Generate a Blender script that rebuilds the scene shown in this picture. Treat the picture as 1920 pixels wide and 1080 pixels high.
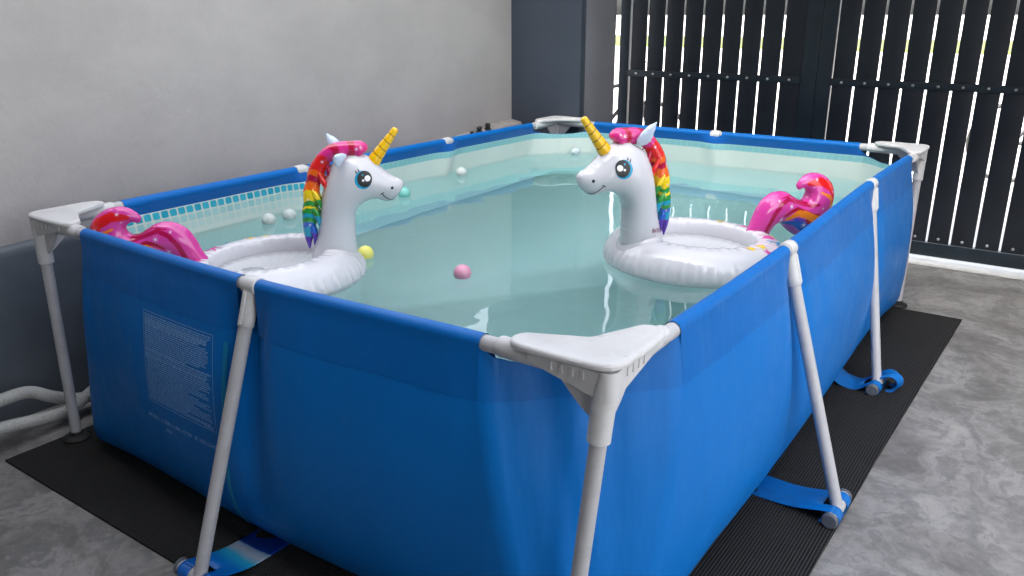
import bpy, bmesh, math, random
import numpy as np
from mathutils import Vector, Matrix
from mathutils.bvhtree import BVHTree
from mathutils.geometry import delaunay_2d_cdt
random.seed(7)
for o in list(bpy.data.objects): bpy.data.objects.remove(o)
S = bpy.context.scene
C = S.collection
PI = math.pi

# ------------------------------------------------------------------ camera
cd = bpy.data.cameras.new('camera'); cam = bpy.data.objects.new('camera', cd); C.objects.link(cam)
yaw, pitch, roll = 2.18192167, -.322928279, -.00199592
fw = Vector((math.cos(yaw)*math.cos(pitch), math.sin(yaw)*math.cos(pitch), math.sin(pitch)))
rt = fw.cross(Vector((0, 0, 1))).normalized(); up = rt.cross(fw)
r2 = rt*math.cos(roll)+up*math.sin(roll); u2 = up*math.cos(roll)-rt*math.sin(roll)
m = Matrix((r2, u2, -fw)).transposed().to_4x4(); m.translation = Vector((.62068, -1.17270, 1.34536))
cam.matrix_world = m
cd.sensor_width = 36; cd.lens = 1540.36/1920*36; cd.clip_start = .02; cd.clip_end = 600
S.camera = cam

# ------------------------------------------------------------------ world, sun, exposure
SUN_EL, SUN_AZ = math.radians(40), math.radians(-90)      # azimuth counted from +x towards +y
w = bpy.data.worlds.new("World"); S.world = w; w.use_nodes = True
nt = w.node_tree; nt.nodes.clear()
sky = nt.nodes.new('ShaderNodeTexSky'); sky.sky_type = 'NISHITA'; sky.sun_disc = False
sky.sun_elevation = SUN_EL; sky.sun_rotation = PI/2-SUN_AZ
sky.dust_density = 6; sky.air_density = .7; sky.ozone_density = .6
bg = nt.nodes.new('ShaderNodeBackground'); bg.inputs[1].default_value = .15
ow = nt.nodes.new('ShaderNodeOutputWorld')
hs = nt.nodes.new('ShaderNodeHueSaturation'); hs.inputs['Saturation'].default_value = .3
nt.links.new(sky.outputs[0], hs.inputs['Color']); nt.links.new(hs.outputs[0], bg.inputs[0]); nt.links.new(bg.outputs[0], ow.inputs[0])
sl = bpy.data.lights.new('sun', 'SUN'); sl.energy = 2.0; sl.angle = math.radians(.5); sl.color = (1, .95, .88)
so = bpy.data.objects.new('sun', sl); C.objects.link(so)
sd = Vector((math.cos(SUN_AZ)*math.cos(SUN_EL), math.sin(SUN_AZ)*math.cos(SUN_EL), math.sin(SUN_EL)))
so.rotation_euler = sd.to_track_quat('Z', 'Y').to_euler(); so.location = (6, 6, 12)
S.view_settings.view_transform = 'Standard'; S.view_settings.look = 'None'
S.view_settings.exposure = 3.0; S.view_settings.gamma = 1.0
S.cycles.use_denoising = True
S.cycles.max_bounces = 16; S.cycles.diffuse_bounces = 7; S.cycles.glossy_bounces = 8
S.cycles.transmission_bounces = 12; S.cycles.volume_bounces = 4; S.cycles.transparent_max_bounces = 8
S.cycles.sample_clamp_indirect = 8

# ------------------------------------------------------------------ materials
def lin(*c): return tuple((x/12.92 if x <= .04045 else ((x+.055)/1.055)**2.4) for x in [v/255 for v in c])+(1,)
class NB:
    def __init__(s, name):
        s.m = bpy.data.materials.new(name); s.m.use_nodes = True; s.t = s.m.node_tree
        s.b = s.t.nodes['Principled BSDF']; s.out = s.t.nodes['Material Output']
    def n(s, typ, **k):
        x = s.t.nodes.new(typ)
        for a, v in k.items(): setattr(x, a, v)
        return x
    def l(s, a, b): s.t.links.new(a, b)
    def co(s, scale=None):
        t = s.n('ShaderNodeTexCoord').outputs['Object']
        if scale:
            mp = s.n('ShaderNodeMapping'); mp.inputs['Scale'].default_value = scale; s.l(t, mp.inputs[0]); return mp.outputs[0]
        return t
    def noise(s, scale, det=4, rough=.55, co=None):
        x = s.n('ShaderNodeTexNoise'); x.inputs['Scale'].default_value = scale; x.inputs['Detail'].default_value = det
        x.inputs['Roughness'].default_value = rough; s.l(co or s.co(), x.inputs['Vector']); return x.outputs['Fac']
    def ramp(s, f, *st):
        r = s.n('ShaderNodeValToRGB'); e = r.color_ramp.elements
        while len(e) < len(st): e.new(.5)
        for q, (p, c) in zip(e, st): q.position = p; q.color = c if len(c) == 4 else (*c, 1)
        s.l(f, r.inputs[0]); return r.outputs[0]
    def mix(s, f, a, b, typ='MIX'):
        x = s.n('ShaderNodeMix', data_type='RGBA', blend_type=typ)
        for i, v in ((0, f), (6, a), (7, b)):
            if isinstance(v, (int, float)): x.inputs[i].default_value = v
            elif isinstance(v, tuple): x.inputs[i].default_value = v
            else: s.l(v, x.inputs[i])
        return x.outputs[2]
    def math(s, op, a, b=None, c=None):
        x = s.n('ShaderNodeMath', operation=op)
        for i, v in enumerate((a, b, c)):
            if v is None: continue
            if isinstance(v, (int, float)): x.inputs[i].default_value = v
            else: s.l(v, x.inputs[i])
        return x.outputs[0]
    def bump(s, h, strength=.3, dist=.002):
        x = s.n('ShaderNodeBump'); x.inputs['Strength'].default_value = strength; x.inputs['Distance'].default_value = dist
        s.l(h, x.inputs['Height']); s.l(x.outputs[0], s.b.inputs['Normal']); return x
    def set(s, col=None, rough=.5, metal=0, coat=0, spec=.5):
        if col is not None:
            if isinstance(col, tuple): s.b.inputs['Base Color'].default_value = col
            else: s.l(col, s.b.inputs['Base Color'])
        if isinstance(rough, (int, float)): s.b.inputs['Roughness'].default_value = rough
        else: s.l(rough, s.b.inputs['Roughness'])
        s.b.inputs['Metallic'].default_value = metal; s.b.inputs['Coat Weight'].default_value = coat
        s.b.inputs['Specular IOR Level'].default_value = spec
        return s.m
def simple(name, col, rough=.5, metal=0, var=.12, scale=12, bump=None, coat=0):
    x = NB(name); f = x.noise(scale, 5)
    c = tuple(col[:3])
    lo = tuple(v*(1-var) for v in c)+(1,); hi = tuple(min(1, v*(1+var)) for v in c)+(1,)
    if bump: x.bump(x.noise(bump[0], 4), bump[1], bump[2])
    return x.set(x.ramp(f, (.3, lo), (.7, hi)), rough, metal, coat)

# concrete
x = NB('concrete'); a = x.noise(.9, 6, .55); b = x.noise(2.6, 9, .68); c = x.noise(30, 4, .6)
wp = x.n('ShaderNodeVectorMath', operation='ADD'); x.l(x.co(), wp.inputs[0])
dn = x.n('ShaderNodeTexNoise'); dn.inputs['Scale'].default_value = 2.2; dn.inputs['Detail'].default_value = 5; x.l(x.co(), dn.inputs['Vector'])
dv = x.n('ShaderNodeVectorMath', operation='SCALE'); x.l(dn.outputs['Color'], dv.inputs[0]); dv.inputs['Scale'].default_value = .8
x.l(dv.outputs[0], wp.inputs[1]); warped = wp.outputs[0]
cl = x.noise(3.0, 10, .62, warped)
col = x.ramp(a, (.30, (0.129, 0.126, 0.122)), (.5, (0.176, 0.172, 0.167)), (.68, (0.222, 0.218, 0.212)))
cs = x.noise(7.5, 12, .78, warped)
col = x.mix(x.ramp(cs, (.47, (0,)*3), (.53, (.42,)*3), (.64, (.1,)*3)), col, (.42, .40, .375, 1))
col = x.mix(x.ramp(cs, (.36, (.5,)*3), (.44, (0,)*3)), col, (.10, .096, .09, 1))
col = x.mix(x.ramp(cl, (.36, (.9,)*3), (.50, (.25,)*3), (.56, (0,)*3)), col, (0.104, 0.098, 0.090, 1))
col = x.mix(x.ramp(cl, (.56, (0,)*3), (.72, (.65,)*3)), col, (0.354, 0.333, 0.311, 1))
col = x.mix(.10, col, x.ramp(c, (.35, (.12, .12, .12)), (.65, (0.512, 0.484, 0.452))))
d = x.n('ShaderNodeTexVoronoi', feature='DISTANCE_TO_EDGE'); d.inputs['Scale'].default_value = .55; x.l(warped, d.inputs['Vector'])
col = x.mix(x.ramp(d.outputs['Distance'], (0, (.55,)*3), (.012, (.12,)*3), (.05, (0, 0, 0))), col, (0.110, 0.100, 0.090, 1))
sp = x.n('ShaderNodeTexVoronoi'); sp.inputs['Scale'].default_value = 2.1; x.l(warped, sp.inputs['Vector'])
col = x.mix(x.ramp(sp.outputs['Distance'], (.03, (.75,)*3), (.075, (0, 0, 0))), col, (0.085, 0.071, 0.059, 1))
x.bump(c, .15, .002)
M_conc = x.set(col, x.ramp(b, (.3, (.45,)*3), (.7, (.75,)*3)))
M_road = simple('sunlit street concrete', (.55, .54, .52), .8, var=.1, scale=1)
x = NB('lawn green'); M_lawn = x.set(x.ramp(x.noise(3, 5), (.3, (.05, .08, .012)), (.7, (.09, .11, .02))), .9)
# walls
x = NB('white wall paint'); f = x.noise(1.3, 7, .6); g = x.noise(60, 3)
h = x.noise(.6, 3)
sep = x.n('ShaderNodeSeparateXYZ'); x.l(x.co(), sep.inputs[0])
stain = x.noise(2.2, 6, .7, x.co((1, 1, .35)))
col = x.ramp(f, (.25, (.40, .377, .36)), (.5, (.45, .427, .408)), (.75, (.485, .46, .44)))
low = x.ramp(sep.outputs['Z'], (.60, (1, 1, 1)), (.74, (0, 0, 0)))
col = x.mix(x.mix(1.0, low, x.ramp(stain, (.35, (.1,)*3), (.65, (.8,)*3)), 'MULTIPLY'), col, (.20, .19, .182, 1))
tr = x.noise(3.2, 8, .62, x.co((1, 1, 1.7)))
col = x.mix(x.ramp(tr, (.42, (0,)*3), (.60, (.35,)*3)), col, (.37, .35, .335, 1))
dr = x.n('ShaderNodeTexVoronoi', feature='DISTANCE_TO_EDGE'); dr.inputs['Scale'].default_value = .8
dw = x.n('ShaderNodeVectorMath', operation='ADD'); x.l(x.co(), dw.inputs[0]); dq = x.n('ShaderNodeTexNoise'); dq.inputs['Scale'].default_value = 4; x.l(x.co(), dq.inputs['Vector']); x.l(dq.outputs['Color'], dw.inputs[1]); x.l(dw.outputs[0], dr.inputs['Vector'])
col = x.mix(x.ramp(dr.outputs['Distance'], (0, (.15,)*3), (.004, (0,)*3)), col, (.30, .29, .28, 1))
x.bump(x.math('ADD', x.math('MULTIPLY', g, .4), x.math('MULTIPLY', x.noise(5, 6), 2.2)), .45, .009)
M_wall = x.set(col, .6)
x = NB('slate grey dado paint'); x.bump(x.noise(14, 6, .6), .5, .006)
M_dado = x.set(x.ramp(x.noise(4, 6), (.3, (.068, .082, .096)), (.7, (.10, .118, .137))), .45)
x = NB('worn plaster ledge'); x.bump(x.noise(25, 5), .5, .004)
M_ledge = x.set(x.ramp(x.noise(9, 7, .7), (.3, (.17, .155, .145)), (.55, (.30, .28, .265)), (.8, (.40, .38, .365))), .8)
M_colface = simple('blue grey pillar shade', (.042, .054, .075), .5, var=.08, scale=3, bump=(40, .15, .003))  # shade on the pillar front is put into its darker colour
M_colwhite = simple('pale grey pillar paint', (.19, .19, .21), .55, var=.06, scale=4, bump=(40, .15, .003))
M_gate = simple('dark blue grey gate paint', (.018, .029, .038), .38, var=.15, scale=6, bump=(90, .1, .001))
M_board = simple('charcoal gate board', (.014, .019, .027), .5, var=.25, scale=5, bump=(60, .15, .001))
M_bolt = simple('zinc bolt', (.55, .55, .56), .3, metal=1)
M_shade = simple('shade slab grey', (.30, .30, .31), .8)  # for the unseen slabs added overhead as shade
# vinyl
def vinyl(name, c1, c2, rough=.42, band=None):
    x = NB(name); f = x.noise(2.5, 4)
    sep = x.n('ShaderNodeSeparateXYZ'); x.l(x.co(), sep.inputs[0])
    cr = x.noise(5, 4, .6, x.co((1, 1, .25)))
    x.bump(x.math('ADD', x.math('MULTIPLY', cr, 2.6), x.math('MULTIPLY', x.noise(350, 2), .10)), .5, .006)
    col = x.ramp(f, (.3, c1), (.7, c2))
    if band:      # darker tone above this height, all round the top edge
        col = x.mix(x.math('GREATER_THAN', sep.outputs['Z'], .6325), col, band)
    sc = x.noise(38, 6, .75, x.co((1, 1, .3)))
    col = x.mix(x.ramp(sc, (.62, (0,)*3), (.72, (.22,)*3)), col, lin(70, 130, 185))
    dirt = x.ramp(sep.outputs['Z'], (.0, (.55,)*3), (.12, (0,)*3))
    col = x.mix(x.mix(1.0, dirt, x.ramp(x.noise(7, 5, .7), (.4, (0,)*3), (.7, (1,)*3)), 'MULTIPLY'), col, (.03, .05, .08, 1))
    return x.set(col, x.ramp(x.noise(11, 5, .7), (.3, (rough-.08,)*3), (.7, (rough+.12,)*3)), spec=.22)
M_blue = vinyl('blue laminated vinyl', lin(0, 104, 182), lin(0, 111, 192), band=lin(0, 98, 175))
M_flap = vinyl('darker blue flap vinyl', lin(0, 95, 171), lin(0, 101, 179), .42)  # flap toned darker than the wall below it
M_seam = vinyl('teal weld seam', lin(20, 120, 170), lin(30, 135, 180))
M_print = simple('pale blue print ink', lin(125, 175, 225), .5, var=.12, scale=80)
def plastic(name, col, rough):
    x = NB(name); c = x.ramp(x.noise(25, 3), (.3, tuple(v*.96 for v in col)), (.7, col))
    c = x.mix(x.ramp(x.noise(9, 8, .75), (.50, (0,)*3), (.74, (.5,)*3)), c, tuple(v*k for v, k in zip(col, (.62, .58, .52)))+(1,))
    st = x.noise(70, 4, .7, x.co((1, 1, .12)))
    c = x.mix(x.ramp(st, (.64, (0,)*3), (.74, (.35,)*3)), c, (.16, .15, .14, 1))
    x.bump(x.noise(120, 3), .1, .001); return x.set(c, x.ramp(x.noise(16, 5), (.3, (rough-.06,)*3), (.7, (rough+.14,)*3)))
M_plastic = plastic('white moulded plastic', (.60, .60, .60), .33)
M_old = simple('white moulded plastic', (.50, .50, .51), .33, var=.03, scale=30, bump=(120, .08, .001))
M_tube = plastic('white powder coated steel', (.47, .47, .485), .36)
M_cap = simple('grey end cap', (.10, .115, .14), .5)
M_blackrub = simple('black rubber', (.012, .012, .012), .6)
M_clip = simple('weathered clear plastic', (.42, .43, .45), .45, var=.35, scale=60)
M_strap_print = None
x = NB('blue strap with faded print')
f = x.noise(9, 3, .5); sep = x.n('ShaderNodeSeparateXYZ'); x.l(x.co(), sep.inputs[0])
yy = x.math('ADD', sep.outputs['Y'], x.math('MULTIPLY', x.math('SUBTRACT', f, .5), .035))
col = x.ramp(x.math('MULTIPLY_ADD', yy, 4, 1), (.12, lin(0, 95, 180)), (.40, lin(0, 105, 185)), (.55, lin(30, 150, 185)), (.66, lin(150, 160, 175)), (.74, lin(120, 150, 175)), (.76, lin(5, 50, 135)))
M_strap_print = x.set(col, .4)
# liner: blue top, tile rows, cream wall
x = NB('pool liner print'); sep = x.n('ShaderNodeSeparateXYZ'); x.l(x.co(), sep.inputs[0])
uu = x.math('ADD', sep.outputs['X'], sep.outputs['Y']); z = sep.outputs['Z']
fr = x.math('FRACT', x.math('DIVIDE', uu, .0325)); fr = x.math('ABSOLUTE', x.math('SUBTRACT', fr, .5))
def row(zc, hh=.0135):
    a = x.math('DIVIDE', x.math('ABSOLUTE', x.math('SUBTRACT', z, zc)), hh)
    b = x.math('DIVIDE', fr, .40)
    p = x.math('ADD', x.math('POWER', a, 5), x.math('POWER', b, 5))
    return x.math('LESS_THAN', p, 1)
cell = x.n('ShaderNodeTexWhiteNoise', noise_dimensions='1D'); x.l(x.math('FLOOR', x.math('DIVIDE', uu, .0325)), cell.inputs['W'])
tc = x.ramp(cell.outputs['Value'], (.0, lin(20, 170, 205)), (1, lin(70, 195, 220)))
tc2 = x.ramp(cell.outputs['Value'], (.0, lin(170, 216, 218)), (1, lin(196, 228, 226)))
cream = x.ramp(x.noise(3, 4), (.3, lin(226, 232, 224)), (.7, lin(236, 241, 234)))
low = x.mix(x.ramp(x.noise(2.2, 5), (.4, (0, 0, 0)), (.6, (.5, .5, .5))), lin(222, 243, 241), lin(232, 247, 245))
c0 = x.mix(x.ramp(z, (.50, (0, 0, 0)), (.56, (1, 1, 1))), low, cream)
fade = x.ramp(x.math('DIVIDE', sep.outputs['Y'], 3), (.36, (1, 1, 1)), (.52, (0, 0, 0)))
tc = x.mix(fade, lin(150, 208, 212), tc); pass
band = x.math('LESS_THAN', x.math('ABSOLUTE', x.math('SUBTRACT', z, .6875)), .0165)
c0 = x.mix(x.math('MULTIPLY', band, x.math('SUBTRACT', 1, fade)), c0, lin(165, 214, 216))
c0 = x.mix(row(.6865), c0, tc); c0 = x.mix(x.math('MULTIPLY', row(.6535), fade), c0, tc2); c0 = x.mix(x.math('MULTIPLY', x.math('MULTIPLY', row(.620), .35), fade), c0, tc2)
c0 = x.mix(x.math('GREATER_THAN', z, .704), c0, lin(0, 90, 172))
x.bump(x.math('MULTIPLY', x.noise(3.5, 3), 3), .5, .008)
M_liner = x.set(c0, .38)
# water
x = NB('pool water'); t = x.t; t.nodes.remove(x.b)
g = x.n('ShaderNodeBsdfGlass'); g.inputs['IOR'].default_value = 1.33; g.inputs['Roughness'].default_value = 0; g.inputs['Color'].default_value = (1, 1, 1, 1)
bp = x.n('ShaderNodeBump'); bp.inputs['Strength'].default_value = 1; bp.inputs['Distance'].default_value = .0020
hh = x.math('ADD', x.math('ADD', x.noise(5.5, 1, .4), x.math('MULTIPLY', x.noise(22, 2, .5), .05)), x.math('MULTIPLY', x.noise(1.6, 1, .4, x.co((1, 1, 1))), 1.6))
x.l(hh, bp.inputs['Height']); x.l(bp.outputs[0], g.inputs['Normal'])
va = x.n('ShaderNodeVolumeAbsorption'); va.inputs['Color'].default_value = (.05, .95, .97, 1); va.inputs['Density'].default_value = .26
x.l(g.outputs[0], x.out.inputs['Surface']); vs = x.n('ShaderNodeVolumeScatter'); vs.inputs['Color'].default_value = (.86, 1, .995, 1); vs.inputs['Density'].default_value = .6
ad = x.n('ShaderNodeAddShader'); x.l(va.outputs[0], ad.inputs[0]); x.l(vs.outputs[0], ad.inputs[1]); x.l(ad.outputs[0], x.out.inputs['Volume'])
M_water = x.m
# floats
def float_mat(name, col=None, attr=False):
    x = NB(name)
    if attr:
        a = x.n('ShaderNodeAttribute'); a.attribute_name = 'pattern'; c = a.outputs['Color']
    else: c = x.ramp(x.noise(3, 3), (.3, tuple(v*.97 for v in col[:3])+(1,)), (.7, col))
    x.bump(x.math('ADD', x.math('MULTIPLY', x.noise(14, 3), 1.2), x.math('MULTIPLY', x.noise(70, 2), .25)), .30, .0035)
    x.b.inputs['Subsurface Weight'].default_value = .35 if not attr else .1; x.b.inputs['Subsurface Radius'].default_value = (.05, .05, .055); x.b.inputs['Subsurface Scale'].default_value = 1
    return x.set(c, .13, coat=.4)
M_white = float_mat('white inflatable vinyl', (.61, .61, .645, 1))
M_ear = float_mat('pale blue grey vinyl', lin(190, 205, 225))
M_pat = float_mat('printed inflatable vinyl', attr=True)
M_ink = simple('black printed ink', (.004, .005, .007), .38, var=.05)
M_eyeblue = simple('cyan printed ink', lin(30, 150, 190), .2, var=.05)
M_dot = simple('white printed ink', (.75, .75, .78), .2, var=.05)
M_pink = simple('pink printed ink', lin(205, 70, 150), .2, var=.06)
M_yel = simple('yellow printed ink', lin(235, 195, 30), .2, var=.06)
M_cyan = simple('blue printed ink', lin(20, 140, 190), .2, var=.06)
M_brand = simple('maroon printed ink', lin(120, 30, 75), .3, var=.05)
M_spark = simple('pale sparkle ink', lin(235, 215, 240), .25, var=.05)
# mat
x = NB('black ribbed rubber mat'); sep = x.n('ShaderNodeSeparateXYZ'); x.l(x.co(), sep.inputs[0])
sx = x.math('SINE', x.math('MULTIPLY', sep.outputs['X'], 2*PI/.0085)); sy = x.math('SINE', x.math('MULTIPLY', sep.outputs['Y'], 2*PI/.0085))
hgt = x.math('MAXIMUM', sx, x.math('SUBTRACT', sy, .35))
dust = x.noise(3.5, 6, .7)
rib = x.ramp(hgt, (.45, (.006, .006, .006)), (.95, (.060, .058, .056)))
col = x.mix(x.ramp(dust, (.42, (.0,)*3), (.72, (.45,)*3)), rib, (.028, .027, .026, 1))
x.bump(hgt, .8, .002); M_mat = x.set(col, .7, spec=.15)
M_matedge = simple('mat edge', (.02, .02, .02), .7)
x = NB('ribbed translucent hose'); M_hose = x.set(x.ramp(x.noise(6, 3), (.3, (.40, .40, .38)), (.7, (.47, .47, .45))), .4)
M_pump = simple('dark grey pump plastic', (.035, .05, .052), .45)
def ballmat(n, c):
    x = NB(n); x.b.inputs['Subsurface Weight'].default_value = .3; x.b.inputs['Subsurface Radius'].default_value = (.02, .02, .02)
    return x.set(x.ramp(x.noise(20, 3), (.3, tuple(v*.93 for v in c[:3])+(1,)), (.7, c)), .3)

# ------------------------------------------------------------------ helpers
def ob(name, me, parent=None):
    o = bpy.data.objects.new(name, me); C.objects.link(o)
    if parent: o.parent = parent
    return o
def mesh(name, V, F, mats, parent=None, smooth=True, mi=None, sharp=None):
    me = bpy.data.meshes.new(name); me.from_pydata([tuple(v) for v in V], [], F)
    for mm in (mats if isinstance(mats, (list, tuple)) else [mats]): me.materials.append(mm)
    if mi is not None: me.polygons.foreach_set('material_index', mi)
    me.polygons.foreach_set('use_smooth', [smooth]*len(me.polygons))
    me.update()
    if sharp:
        me.set_sharp_from_angle(angle=math.radians(sharp))
    return ob(name, me, parent)
def fixn(o):
    bm = bmesh.new(); bm.from_mesh(o.data); bmesh.ops.recalc_face_normals(bm, faces=bm.faces); bm.to_mesh(o.data); bm.free(); return o
def tag(o, label=None, cat=None, group=None, kind=None):
    if label: o['label'] = label
    if cat: o['category'] = cat
    if group: o['group'] = group
    if kind: o['kind'] = kind
    return o
def empty(name, loc=(0, 0, 0), rz=0):
    o = bpy.data.objects.new(name, None); C.objects.link(o); o.location = loc; o.rotation_euler = (0, 0, rz); o.empty_display_size = .1; return o
class MB:
    """collects shapes into one mesh"""
    def __init__(s): s.V = []; s.F = []; s.I = []
    def add(s, V, F, mi=0):
        n = len(s.V); s.V += [Vector(v) for v in V]; s.F += [[i+n for i in f] for f in F]; s.I += [mi]*len(F)
    def box(s, a, b, mi=0, bev=0):
        x0, y0, z0 = a; x1, y1, z1 = b
        if bev:
            bm = bmesh.new(); bmesh.ops.create_cube(bm, size=1)
            for v in bm.verts: v.co = Vector(((x0+x1)/2+v.co.x*(x1-x0), (y0+y1)/2+v.co.y*(y1-y0), (z0+z1)/2+v.co.z*(z1-z0)))
            bmesh.ops.bevel(bm, geom=bm.edges[:], offset=bev, segments=2, affect='EDGES', profile=.5)
            bm.verts.index_update(); s.add([v.co.copy() for v in bm.verts], [[v.index for v in f.verts] for f in bm.faces], mi); bm.free(); return
        V = [(x0, y0, z0), (x1, y0, z0), (x1, y1, z0), (x0, y1, z0), (x0, y0, z1), (x1, y0, z1), (x1, y1, z1), (x0, y1, z1)]
        s.add(V, [(0, 3, 2, 1), (4, 5, 6, 7), (0, 1, 5, 4), (1, 2, 6, 5), (2, 3, 7, 6), (3, 0, 4, 7)], mi)
    def tube(s, P, R, n=20, caps=True, mi=0, flat=1.0, upv=None):
        P = [Vector(p) for p in P]
        if not isinstance(R, (list, tuple)): R = [R]*len(P)
        T = []
        for i in range(len(P)):
            t = P[min(i+1, len(P)-1)]-P[max(i-1, 0)]; T.append(t.normalized())
        a = Vector(upv) if upv else (Vector((0, 0, 1)) if abs(T[0].z) < .9 else Vector((1, 0, 0)))
        base = len(s.V); V = []
        for i, (p, t, r) in enumerate(zip(P, T, R)):
            a = (a-t*a.dot(t)).normalized(); b = t.cross(a)
            for k in range(n):
                q = 2*PI*k/n; V.append(p+a*(r*math.cos(q))+b*(r*flat*math.sin(q)))
        F = []
        for i in range(len(P)-1):
            for k in range(n):
                F.append((i*n+k, i*n+(k+1) % n, (i+1)*n+(k+1) % n, (i+1)*n+k))
        if caps: F.append(tuple(range(n-1, -1, -1))); F.append(tuple((len(P)-1)*n+k for k in range(n)))
        s.add(V, F, mi)
    def build(s, name, mats, parent=None, smooth=True, sharp=40):
        return mesh(name, s.V, s.F, mats, parent, smooth, s.I, sharp)
def lathe(mb, c, prof, n=32, mi=0):
    V = []; F = []
    for r, z in prof:
        for k in range(n): q = 2*PI*k/n; V.append((c[0]+r*math.cos(q), c[1]+r*math.sin(q), c[2]+z))
    for i in range(len(prof)-1):
        for k in range(n): F.append((i*n+k, i*n+(k+1) % n, (i+1)*n+(k+1) % n, (i+1)*n+k))
    F.append(tuple(range(n-1, -1, -1))); F.append(tuple((len(prof)-1)*n+k for k in range(n)))
    mb.add(V, F, mi)
def spline(P, n=8, closed=False):
    P = [np.array(p, float) for p in P]; out = []; L = len(P)
    for i in range(L if closed else L-1):
        g = lambda j: P[j % L] if closed else P[min(max(j, 0), L-1)]
        p0, p1, p2, p3 = g(i-1), g(i), g(i+1), g(i+2)
        for k in range(n):
            t = k/n; out.append(.5*((2*p1)+(-p0+p2)*t+(2*p0-5*p1+4*p2-p3)*t*t+(-p0+3*p1-3*p2+p3)*t**3))
    if not closed: out.append(P[-1])
    return out

# ------------------------------------------------------------------ ground, street, lawn
mb = MB(); mb.add([(-2.6, -4, 0), (60, -4, 0), (60, 3.95, 0), (-2.6, 3.95, 0)], [(0, 1, 2, 3)])
tag(mb.build('concrete_floor', M_conc, smooth=False, sharp=None), kind='structure')
mb = MB(); mb.add([(-300, -300, -.06), (300, -300, -.06), (300, 500, -.06), (-300, 500, -.06)], [(0, 1, 2, 3)])
tag(mb.build('ground', M_road, smooth=False, sharp=None), kind='structure')
mb = MB(); mb.box((-80, 33, -.05), (80, 46, .05)); tag(mb.build('lawn', M_lawn, smooth=False), kind='stuff')
mb = MB(); mb.box((-60, 17.5, -.055), (60, 17.9, .06)); o = mb.build('kerb', simple('kerb concrete', (.4, .39, .37), .7), smooth=False); tag(o, kind='structure')

# ------------------------------------------------------------------ boundary wall with ledge and dado
WX = -2.3
wall = empty('boundary_wall', (WX, .5, 0))
tag(wall, 'white rendered boundary wall with a slate grey painted base behind the pool', 'wall')
def wpart(mb, name, mat, **k):
    o = mb.build(name, mat, wall, **k); o.matrix_parent_inverse = Matrix.Translation((-WX, -.5, 0)); return o
mb = MB(); mb.box((WX-.15, -4, -.05), (WX, 3.02, 1.63)); wpart(mb, 'rendered_wall', M_wall, smooth=False)
mb = MB(); V = []; 
ys = [-4+i*.1 for i in range(71)]
prof = [(.0, .608), (.012, .603), (.020, .592), (.022, .57), (.022, 0)]
for y in ys:
    wob = .004*math.sin(y*3.1)+.002*math.sin(y*11)
    for a, zz in prof: V.append((WX+.001+a*(1+wob*6), y, zz+(wob if zz > .5 else 0)))
F = [(i*5+k, (i+1)*5+k, (i+1)*5+k+1, i*5+k+1) for i in range(len(ys)-1) for k in range(4)]
mb.add(V, F); fixn(wpart(mb, 'painted_base', M_dado))
# raised plaster ledge rising towards the pillar
mb = MB(); V = []
N = 24
for i in range(N+1):
    t = i/N; y = 2.05+t*.93; z1 = .655+t*.085+.004*math.sin(t*17)
    wdt = .07+.02*t
    V += [(WX+.0015, y, z1), (WX+wdt-.012, y, z1-.012), (WX+wdt, y, z1-.024), (WX+wdt, y, z1-.2), (WX+.0015, y, z1-.2)]
F = [(i*5+k, (i+1)*5+k, (i+1)*5+(k+1) % 5, i*5+(k+1) % 5) for i in range(N) for k in range(5)]
F += [(4, 3, 2, 1, 0), tuple(N*5+k for k in range(5))]
mb.add(V, F); fixn(wpart(mb, 'ledge', M_ledge, sharp=50))

# three little black knobs on the ledge
src = None
for i, (y, h, r, lb) in enumerate(((2.54, .016, .012, 'smallest round black knob on the plaster ledge, farthest from the pillar'),
                                   (2.61, .03, .017, 'domed black knob between two others on the plaster ledge'),
                                   (2.69, .033, .017, 'tallest domed black knob on the plaster ledge, nearest the pillar'))):
    mb = MB(); lathe(mb, (0, 0, 0), [(r*1.15, 0), (r*1.15, .004), (r*.7, .006), (r*.85, h*.45), (r, h*.6), (r*.9, h*.8), (r*.55, h*.96), (r*.15, h)], 20)
    o = mb.build('black_knob', M_blackrub); o.location = (WX+.045, y, .655+(y-2.05)/.93*.085-.004)
    tag(o, lb, 'knob', 'black knobs on the ledge')

# ------------------------------------------------------------------ pillar
pil = empty('pillar', (-2.1, 3.3, 0)); tag(pil, 'square pillar, blue grey front and pale grey side, between wall and gate', 'pillar')
def ppart(mb, name, mat, **k):
    o = mb.build(name, mat, pil, **k); o.matrix_parent_inverse = Matrix.Translation((2.1, -3.3, 0)); return o
mb = MB(); mb.box((WX-.2, 2.995, -.05), (-1.822, 3.05, 2.9), bev=.004); ppart(mb, 'front_face', M_colface)
mb = MB(); mb.box((WX-.2, 3.052, -.05), (-1.825, 3.42, 2.9), bev=.012); ppart(mb, 'shaft', M_colwhite)

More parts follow.
